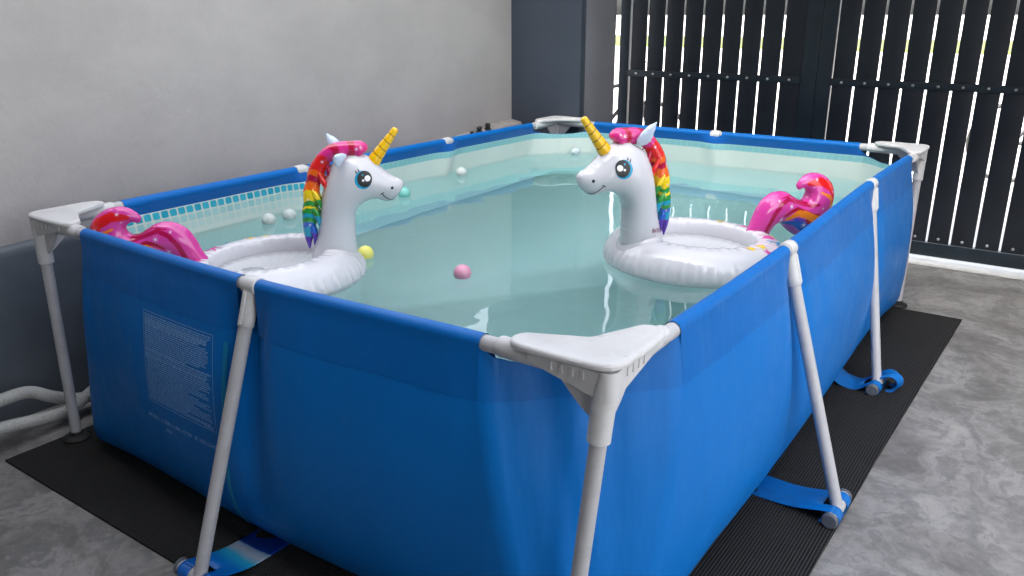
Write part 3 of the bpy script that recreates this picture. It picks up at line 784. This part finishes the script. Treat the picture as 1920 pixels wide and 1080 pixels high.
def decal(mb, bvh, c, poly, side, lift=.0010, mi=0, rings=4):
    """print a flat shape on the side (y = +1/-1) of an inflated part"""
    V = []; F = []
    V.append((c[0], c[1]))
    n = len(poly)
    for r in range(1, rings+1):
        for p in poly: V.append((c[0]+p[0]*r/rings, c[1]+p[1]*r/rings))
    for k in range(n): F.append((0, 1+k, 1+(k+1) % n))
    for r in range(rings-1):
        for k in range(n): F.append((1+r*n+k, 1+(r+1)*n+k, 1+(r+1)*n+(k+1) % n, 1+r*n+(k+1) % n))
    Q = []
    for (a, b) in V:
        h = bvh.ray_cast(Vector((a, side*1.0, b)), Vector((0, -side, 0)))
        if h[0] is None: return
        Q.append(h[0]+h[1]*lift*(1 if h[1].y*side > 0 else -1))
    mb.add(Q, F, mi)
def obvh(o):
    me = o.data; return BVHTree.FromPolygons([v.co.copy() for v in me.vertices], [list(p.vertices) for p in me.polygons])

def make_unicorn():
    u = empty('unicorn_float')
    # ring: steep inner wall, crisp inner lip, rounded outside with weld puckers
    SEC = spline([(.192, -.070), (.180, -.040), (.175, .0), (.173, .040), (.1755, .0625), (.183, .0710), (.208, .0730), (.234, .0665), (.260, .0480), (.280, .018), (.285, -.010), (.280, -.040), (.258, -.066), (.232, -.078), (.210, -.078)], 5, closed=True)
    V = []; NU, NV = 300, len(SEC)
    for i in range(NU):
        th = 2*PI*i/NU
        pk = math.sin(th*61)+.6*math.sin(th*97+1)+.5*math.sin(th*37+2)
        for j in range(NV):
            r_, z_ = SEC[j]
            k = math.exp(-((z_-.0)/.032)**2) if r_ > .24 else 0
            k2 = math.exp(-((z_+.02)/.03)**2) if r_ < .2 else 0
            r_ += .0024*pk*k-.0012*k+.0012*pk*k2+.002*math.sin(th*5+1)*k
            if r_ < .215 and z_ > .05: z_ += .0010*math.sin(th*43)+.0010*math.sin(th*19+1)
            V.append((r_*math.cos(th), r_*math.sin(th), z_))
    F = [(i*NV+j, ((i+1) % NU)*NV+j, ((i+1) % NU)*NV+(j+1) % NV, i*NV+(j+1) % NV) for i in range(NU) for j in range(NV)]
    RV_, RF_ = V, F; tmp = mesh('ring', V, F, M_white); fixn(tmp); rb = obvh(tmp); bpy.data.objects.remove(tmp)
    # stars printed on the back of the ring
    mb = MB(); 
    for (a, b, ro, mi, rot) in ((-.150, -.105, .020, 1, .3), (-.160, -.028, .026, 0, .9), (-.150, .080, .027, 0, .2), (-.175, .150, .024, 2, .5), (-.075, .168, .018, 1, 0), (-.130, .125, .011, 2, 0),
                                (-.108, -.215, .019, 1, .4), (-.165, -.183, .015, 2, .1), (-.205, .075, .014, 1, .7), (-.22, -.09, .018, 0, .4), (-.03, .160, .015, 1, .2), (-.085, .215, .016, 0, .9), (-.03, -.235, .012, 2, 0)):
        ro *= 1.25; rl = math.hypot(a, b); rn = min(.245, max(rl+.012, .212)); a, b = a*rn/rl, b*rn/rl; pl = star(5, ro, ro*.42, rot); Q = []; ok = True; Vv = [(0, 0)]+[(p[0]*r/3, p[1]*r/3) for r in (1, 2, 3) for p in pl]
        for p in Vv:
            h = rb.ray_cast(Vector((a+p[0], b+p[1], 1)), Vector((0, 0, -1)))
            if h[0] is None: ok = False; break
            Q.append(h[0]+h[1]*.0008*(1 if h[1].z > 0 else -1))
        if ok: mb.add(Q, [(0, 1+k, 1+(k+1) % 10) for k in range(10)]+[(1+r*10+k, 1+(r+1)*10+k, 1+(r+1)*10+(k+1) % 10, 1+r*10+(k+1) % 10) for r in range(2) for k in range(10)], mi)
    n0 = len(RV_); mi = [0]*len(RF_)+[k+1 for k in mb.I]
    ring = mesh('ring', RV_+[tuple(v) for v in mb.V], RF_+[[k+n0 for k in f] for f in mb.F], [M_white, M_pink, M_yel, M_cyan], u, True, mi)
    # thin white seat sheet closing the ring a little below the water
    V = [(0, 0, .004)]; NS = 96
    for q_, zz in ((.04, .0045), (.08, .006), (.12, .010), (.155, .017), (.179, .028)):
        for k in range(NS): a_ = 2*PI*k/NS; V.append((q_*math.cos(a_), q_*math.sin(a_), zz+.0012*math.sin(a_*31)*(q_/.18)**2+.001*math.sin(a_*3+q_*40)))
    F = [(0, 1+k, 1+(k+1) % NS) for k in range(NS)]+[(1+j*NS+k, 1+(j+1)*NS+k, 1+(j+1)*NS+(k+1) % NS, 1+j*NS+(k+1) % NS) for j in range(4) for k in range(NS)]
    so_ = mesh('seat', V, F, M_white, u); so_.modifiers.new('t', 'SOLIDIFY').thickness = .002
    # neck and head
    HO = [(.126, .045), (.1345, .065), (.143, .085), (.1539, .119), (.1616, .1452), (.1702, .1878), (.1814, .2396), (.1979, .2857), (.2211, .3263), (.262, .3474), (.2848, .3547),
          (.3261, .3459), (.3420, .3330), (.3589, .3153), (.3736, .2989), (.3975, .2785), (.4200, .2660), (.4290, .2500), (.420, .2275), (.3966, .2054), (.3719, .1988), (.34, .2096),
          (.3074, .2037), (.2824, .1838), (.2734, .1576), (.2695, .1089), (.268, .070), (.268, .030), (.262, -.010), (.20, -.020), (.140, -.010), (.126, .015)]
    V, F = inflate(HO, .0045, .98)
    head = mesh('head_and_neck', V, F, M_white, u); fixn(head); hb = obvh(head)
    mdf = head.modifiers.new('s', 'SUBSURF'); mdf.levels = mdf.render_levels = 1
    # weld collar where the neck meets the ring
    mb = MB(); V = []
    for k in range(48):
        q = 2*PI*k/48; ex, ey = .067*math.cos(q), .066*math.sin(q)
        for f, z in ((.97, 0), (1.02, 1), (1.075, 2), (1.09, 3)):
            X, Y = .2005+ex*f, ey*f
            h = rb.ray_cast(Vector((X, Y, 1)), Vector((0, 0, -1)))
            zz = h[0].z if h[0] else .0
            V.append((X, Y, zz+(.007, .003, .0012, -.001)[z] if h[0] else .03))
    F = [(k*4+j, ((k+1) % 48)*4+j, ((k+1) % 48)*4+j+1, k*4+j+1) for k in range(48) for j in range(3)]
    mb.add(V, F); fixn(mb.build('neck_collar', M_white, u))
    # eyes (one on each side)
    for sd_ in (1, -1):
        circ = lambda rx, ry, n=28: [(rx*math.cos(2*PI*k/n), ry*math.sin(2*PI*k/n)) for k in range(n)]
        mb = MB()
        decal(mb, hb, (.3115, .2812), circ(.0250, .0265), sd_, .0012, 0)
        decal(mb, hb, (.3155, .2832), circ(.0215, .0235), sd_, .0018, 1)
        decal(mb, hb, (.3237, .2845), circ(.0085, .0085, 16), sd_, .0025, 2)
        decal(mb, hb, (.3109, .2800), circ(.0036, .0036, 10), sd_, .0025, 2)
        decal(mb, hb, (.3105, .2955), circ(.0026, .0026, 10), sd_, .0025, 3)
        for (a, b, c2, d2) in ((.2945, .3015, .2900, .3125), (.3010, .3060, .2985, .3160)):
            dx, dy = c2-a, d2-b; decal(mb, hb, ((a+c2)/2, (b+d2)/2), [(-dx/2-.0025, -dy/2), (-dx/2+.0025, -dy/2), (dx/2, dy/2)], sd_, .0014, 1, 2)
        mb.build('eye', [M_eyeblue, M_ink, M_dot, M_eyeblue], head, smooth=True, sharp=None)
        mb = MB(); decal(mb, hb, (.3927, .2461), circ(.0042, .0046, 14), sd_, .0012, 0, 2); mb.build('nostril', M_ink, head, sharp=None)
        mb = MB(); ln = spline([(.3615, .2345), (.3677, .2236), (.3786, .2121), (.3925, .2065), (.400, .2072)], 5)
        for i in range(len(ln)-1):
            a, b = ln[i], ln[i+1]; t = (b-a)/np.linalg.norm(b-a); nn = np.array([-t[1], t[0]])*.0014; c2 = (a+b)/2
            decal(mb, hb, c2, [tuple(a-c2-nn), tuple(b-c2-nn), tuple(b-c2+nn), tuple(a-c2+nn)], sd_, .0012, 0, 1)
        decal(mb, hb, (.3610, .2340), [(-.006, -.0025), (-.005, -.0045), (.007, .0015), (.006, .0035)], sd_, .0012, 0, 1)
        mb.build('mouth_line', M_ink, head, sharp=None)
    # brand lettering at the base of the neck, left side
    V, F = text_mesh('INTEX', .0175, 1); mw = max(v.x for v in V); mb = MB(); Q = []
    for v in V:
        a = .2000-v.x/mw*.047; b = .094+v.y*.95-(.004*v.x/mw)
        h = hb.ray_cast(Vector((a, 1, b)), Vector((0, -1, 0))); Q.append(h[0]+h[1]*.0009*(1 if h[1].y > 0 else -1) if h[0] else None)
    if all(q is not None for q in Q): mb.add(Q, F); mb.build('brand_lettering', M_brand, head, smooth=False, sharp=None)
    # horn: stepped golden cone
    a = Vector((.3440, 0, .3235)); b = Vector((.4229, 0, .4184)); V = []
    P = []; R = []; N = 60
    for k in range(N+1):
        t = k/N; r = .0200*(1-t)+.0092*t; ph = t*5; fr = ph-math.floor(ph)
        r *= 1+.045*math.sin(PI*fr)
        if t > .94: r *= math.sqrt(max(.0, 1-((t-.94)/.06)**2))+.02
        P.append(a.lerp(b, t)); R.append(r)
    mb = MB(); mb.tube(P, R, 28, upv=(0, 1, 0)); horn = mb.build('horn', M_pat, u)
    # lines between the steps, tilted
    def hcol(co):
        t = (co-a).dot(b-a)/(b-a).length_squared; ph = (t+.02*(co-a).dot(Vector((.77, 0, -.64)))/.02)*5
        fr = abs(ph-round(ph)); return lin(110, 75, 15) if fr < .05 and .1 < t < .9 else lin(238, 186, 18)
    me = horn.data; bm = bmesh.new(); bm.from_mesh(me); bmesh.ops.subdivide_edges(bm, edges=[e for e in bm.edges if e.calc_length() > .0017], cuts=1, use_grid_fill=True); bm.to_mesh(me); bm.free()
    paint(horn, hcol)
    # mane: banded tube from the forelock to the tip at the neck base
    MS = [(.3215, .3540, 7), (.3170, .3590, 12.5), (.306, .3630, 15), (.2909, .3656, 14), (.2750, .3680, 12.5), (.2591, .3674, 13.5), (.2286, .3627, 12.8), (.2021, .345, 12.5), (.1832, .3221, 13), (.1705, .2988, 13.5), (.1589, .2705, 12.4), (.1504, .2419, 13.6),
          (.1449, .2112, 12.6), (.1397, .1836, 13.6), (.1345, .1575, 12), (.129, .128, 9.5), (.1253, .1014, 6), (.1238, .0711, 1)]
    SP = spline(MS, 10); mb = MB(); mb.tube([(p[0], 0, p[1]) for p in SP], [p[2]/590*(1.03+.045*abs(math.sin(i*.13))) for i, p in enumerate(SP)], 24, upv=(0, 1, 0))
    mane = mb.build('mane', M_pat, u)
    MG, CR, RD, OR, YE, GR, CY, BL, PU = [lin(*c) for c in ((208, 45, 130), (176, 12, 60), (214, 28, 30), (232, 100, 20), (240, 205, 20), (35, 140, 50), (20, 150, 185), (30, 90, 190), (80, 45, 160))]
    bands = [(.17, MG), (.235, CR), (.32, MG), (.36, CR), (.405, MG), (.50, RD), (.535, OR), (.57, CR), (.625, OR), (.685, YE), (.715, GR), (.73, YE), (.765, GR), (.79, CY), (.82, GR), (.845, BL), (.90, CY), (1.01, PU)]
    S2 = [(p[0], p[1]) for p in SP]
    def mcol(co):
        _, t = pdist((co.x, co.z), S2[::4]+[S2[-1]])
        t = t+.012*math.sin(co.y*200)+(.010 if co.y > 0 else 0)
        for e, c2 in bands:
            if t < e: return c2
        return PU
    paint(mane, mcol)
    mbv = obvh(mane); mb = MB()
    for (c2, r) in (((.300, .368), .0085), ((.1960, .338), .0065), ((.312, .372), .005), ((.1420, .228), .005), ((.136, .150), .005)):
        for sd_ in (1, -1): decal(mb, mbv, c2, star(6, r, r*.22, .3), sd_, .0008, 0, 2)
    if mb.V: mb.build('sparkle', M_spark, mane, sharp=None)
    # pointed locks on both sides
    locks = [([(.2083, .3300), (.2200, .312), (.222, .288), (.2290, .2600), (.214, .274), (.2040, .300)], .020, CR, OR),
             ([(.1800, .3080), (.198, .290), (.2060, .2600), (.196, .2280), (.1940, .2500), (.182, .280)], .026, RD, OR),
             ([(.1560, .2600), (.1760, .236), (.180, .205), (.1790, .1880), (.168, .208), (.1560, .235)], .022, YE, GR),
             ([(.1500, .2050), (.168, .190), (.1720, .160), (.1650, .1390), (.156, .160), (.148, .185)], .022, GR, CY),
             ([(.1400, .1500), (.152, .135), (.1530, .110), (.1400, .0800), (.138, .110), (.132, .130)], .014, BL, PU)]
    for sd_ in (1, -1):
        for pts, yo, c1, c2 in locks:
            V, F = inflate(pts, .0035, .75); zs = [v[2] for v in V]; zt, zb = max(zs), min(zs)
            Vt = [(v[0], v[1]+sd_*yo*(1.15-.35*(zt-v[2])/(zt-zb)), v[2]) for v in V]
            o = mesh('mane_lock', Vt, F, M_pat, mane); fixn(o); o.modifiers.new('s', 'SUBSURF').levels = 1
            zm = (zt+zb)/2
            paint(o, lambda co, c1=c1, c2=c2, zm=zm: c1 if co.z+.25*(co.x-.18) > zm else c2)
    # white eyelet fringe where the forelock is welded
    mb = MB()
    for k, (a_, b_) in enumerate(((.283, .3545), (.292, .3530), (.301, .3510))):
        for sd_ in (1, -1):
            V = [(a_, sd_*.021, b_+.010), (a_+.005, sd_*.022, b_+.008), (a_+.001, sd_*.028, b_-.008), (a_+.002, sd_*.019, b_+.004)]
            mb.add(V, [(0, 1, 2), (1, 3, 2), (3, 0, 2)])
    # ears
    def ear(M4):
        V, F = inflate([(0, 0), (.016, .006), (.025, .026), (.022, .050), (.004, .082), (.0, .086), (-.004, .082), (-.018, .050), (-.022, .026), (-.014, .006)], .004, .62)
        V = [M4 @ Vector((v[0], v[1]-.010*(1-(v[0]/.025)**2)+.0, v[2])) for v in V]
        o = mesh('ear', V, F, M_ear, head); fixn(o); o.modifiers.new('s', 'SUBSURF').levels = 1
    ear(Matrix.Translation((.250, .026, .338)) @ Matrix.Rotation(-.50, 4, 'Y') @ Matrix.Rotation(-.35, 4, 'X') @ Matrix.Rotation(.3, 4, 'Z'))
    ear(Matrix.Translation((.262, -.030, .335)) @ Matrix.Rotation(-.55, 4, 'Y') @ Matrix.Rotation(1.25, 4, 'X') @ Matrix.Rotation(PI+.3, 4, 'Z'))
    # tail
    TK = .84
    TO = [(-.165, .062), (-.1760, .0825), (-.1859, .1011), (-.2006, .1367), (-.2229, .1669), (-.2587, .1875), (-.2931, .1932), (-.3264, .1887), (-.3538, .1774), (-.378, .1665), (-.4019, .1624), (-.4200, .1686), (-.4259, .1823),
          (-.4165, .1945), (-.4001, .2), (-.383, .1955), (-.3705, .2049), (-.3742, .2208), (-.4012, .2412), (-.4358, .2492), (-.477, .245), (-.5137, .2288), (-.5408, .2024), (-.5516, .1687), (-.5480, .1386), (-.5300, .1100),
          (-.500, .082), (-.470, .060), (-.4400, .048), (-.4158, .042), (-.3845, .0500), (-.349, .0680), (-.3266, .083), (-.3026, .0898), (-.2834, .0830), (-.2700, .0640), (-.262, .045), (-.215, .035), (-.172, .042)]
    TO = [(-.182+(p[0]+.17)*TK, p[1]) for p in TO]
    V, F = inflate(TO, .0036, .78)
    V = [(v[0], v[1]*(1-.15*max(0, -.35-v[0])/.2), v[2]) for v in V]
    tail = mesh('tail', V, F, M_pat, u); fixn(tail); tv = obvh(tail)
    PK = lin(205, 62, 150); CM = lin(168, 10, 70); RE = lin(210, 20, 25); ORG = lin(232, 125, 20); BLU = lin(30, 85, 185); PUR = lin(130, 70, 175); DK = lin(165, 15, 40)
    strokes = [([(-.323, .082), (-.3558, .066), (-.3906, .054), (-.44, .052)], .016, .016, lin(175, 80, 180)),
               ([(-.300, .0960), (-.3508, .0957), (-.3997, .0780), (-.4423, .0634)], .004, .020, BLU),
               ([(-.335, .112), (-.37, .106), (-.41, .094)], .003, .008, lin(80, 60, 175)),
               ([(-.400, .104), (-.4459, .087), (-.4904, .0837)], .006, .020, DK),
               ([(-.30, .120), (-.3277, .1353), (-.3551, .1418), (-.4246, .1192), (-.4591, .1134)], .004, .008, DK),
               ([(-.3124, .108), (-.3569, .1281), (-.3941, .122), (-.4504, .1031), (-.504, .1093), (-.5229, .1435), (-.5117, .1719), (-.4601, .1900)], .004, .013, ORG),
               ([(-.4076, .2173), (-.4599, .2248), (-.5063, .2077), (-.5352, .1755), (-.5403, .142), (-.530, .115)], .006, .016, RE),
               ([(-.2303, .045), (-.2333, .0748), (-.2504, .1217), (-.2784, .1566), (-.315, .1728), (-.3689, .1582), (-.4204, .1476), (-.4536, .1522)], .010, .004, CM),
               ([(-.285, .175), (-.33, .182), (-.37, .168), (-.41, .156)], .002, .003, CM)]
    def tcol(co):
        c2 = PK; p = (-.17+(co.x+.182)/TK, co.z)
        for poly, w0, w1, cc in strokes:
            dd, t = pdist(p, poly)
            ww = (w0+(w1-w0)*t) if len(poly) < 6 or w0 > w1 else w0+(w1-w0)*math.sin(PI*min(1, t*1.05))**.6
            if dd < ww: c2 = cc
        return c2
    me = tail.data; bm = bmesh.new(); bm.from_mesh(me); bmesh.ops.subdivide_edges(bm, edges=bm.edges, cuts=1, use_grid_fill=True, smooth=.6); bm.to_mesh(me); bm.free()
    me.polygons.foreach_set('use_smooth', [True]*len(me.polygons))
    paint(tail, tcol)
    mb = MB()
    for (c2, r) in (((-.3229, .15), .0125), ((-.2874, .1088), .010), ((-.3926, .0888), .0135), ((-.439, .2304), .009), ((-.2708, .1666), .007), ((-.4302, .2061), .004), ((-.52, .19), .007), ((-.47, .14), .008), ((-.50, .125), .004)):
        for sd_ in (1, -1): decal(mb, tv, (-.182+(c2[0]+.17)*TK, c2[1]), star(7, r, r*.16, .2), sd_, .0009, 0, 2)
    mb.build('sparkle', M_spark, tail, sharp=None)
    return u
def copy_tree(o, parent=None):
    c = o.copy(); C.objects.link(c); c.parent = parent
    for ch in list(o.children): copy_tree(ch, c)
    return c
uL = make_unicorn(); uR = copy_tree(uL)
uL.location = (-1.376, .386, ZW-.004); uL.rotation_euler = (0, math.radians(-3), math.radians(43))
uR.location = (-.375, 1.303, ZW+.0035); uR.rotation_euler = (0, math.radians(-2.9), math.radians(-123.6)); uR.scale = (1.063,)*3
tag(uL, 'unicorn ring with its head towards the gate, tail curling beside the corner near the wall', 'pool float', 'inflatable unicorn rings floating in the pool')
tag(uR, 'unicorn ring with its back to the gate, tail rising behind the rail with two legs', 'pool float', 'inflatable unicorn rings floating in the pool')

# ------------------------------------------------------------------ outside the gate: two bicycles seen through the slits
def bicycle(loc, rz, label):
    b = empty('bicycle', loc, rz); tag(b, label, 'bicycle', 'bicycles parked outside the gate')
    fr = simple('dark bicycle paint', (.02, .02, .025), .3)
    for xw in (-.5, .5):
        mb = MB(); mb.tube([(xw+.33*math.cos(2*PI*k/48), 0, .35+.33*math.sin(2*PI*k/48)) for k in range(49)], .018, 10, False); wh = mb.build('wheel', M_blackrub, b)
        mb = MB(); mb.tube([(xw, -.03, .35), (xw, .03, .35)], .025, 12)
        for k in range(20): q = 2*PI*k/20; mb.tube([(xw, .01*(-1)**k, .35), (xw+.32*math.cos(q), 0, .35+.32*math.sin(q))], .0018, 5, False)
        mb.build('spokes', M_bolt, wh)
    mb = MB()
    for a, c_ in (((-.5, 0, .35), (-.05, 0, .30)), ((-.05, 0, .30), (-.18, 0, .82)), ((-.05, 0, .30), (.36, 0, .78)), ((-.16, 0, .74), (.35, 0, .84)), ((-.5, 0, .35), (-.16, 0, .74)), ((.5, 0, .35), (.34, 0, .98))): mb.tube([a, c_], .017, 10)
    mb.build('frame', fr, b)
    mb = MB(); mb.tube([(.30, -.28, 1.02), (.36, -.2, 1.0), (.34, 0, .98), (.36, .2, 1.0), (.30, .28, 1.02)], .013, 8); mb.build('handlebar', M_blackrub, b)
    mb = MB(); mb.tube([(-.30, 0, .87), (-.2, 0, .865), (-.06, 0, .86)], [.06, .045, .015], 14, flat=.4, upv=(0, 1, 0)); mb.build('saddle', M_blackrub, b)
bicycle((-3.0, 5.3, -.06), .15, 'dark bicycle outside, glimpsed in the slit between pillar and gate')
bicycle((.55, 7.2, -.06), .3, 'dark bicycle outside, glimpsed between the boards at the end of the gate past the pool')
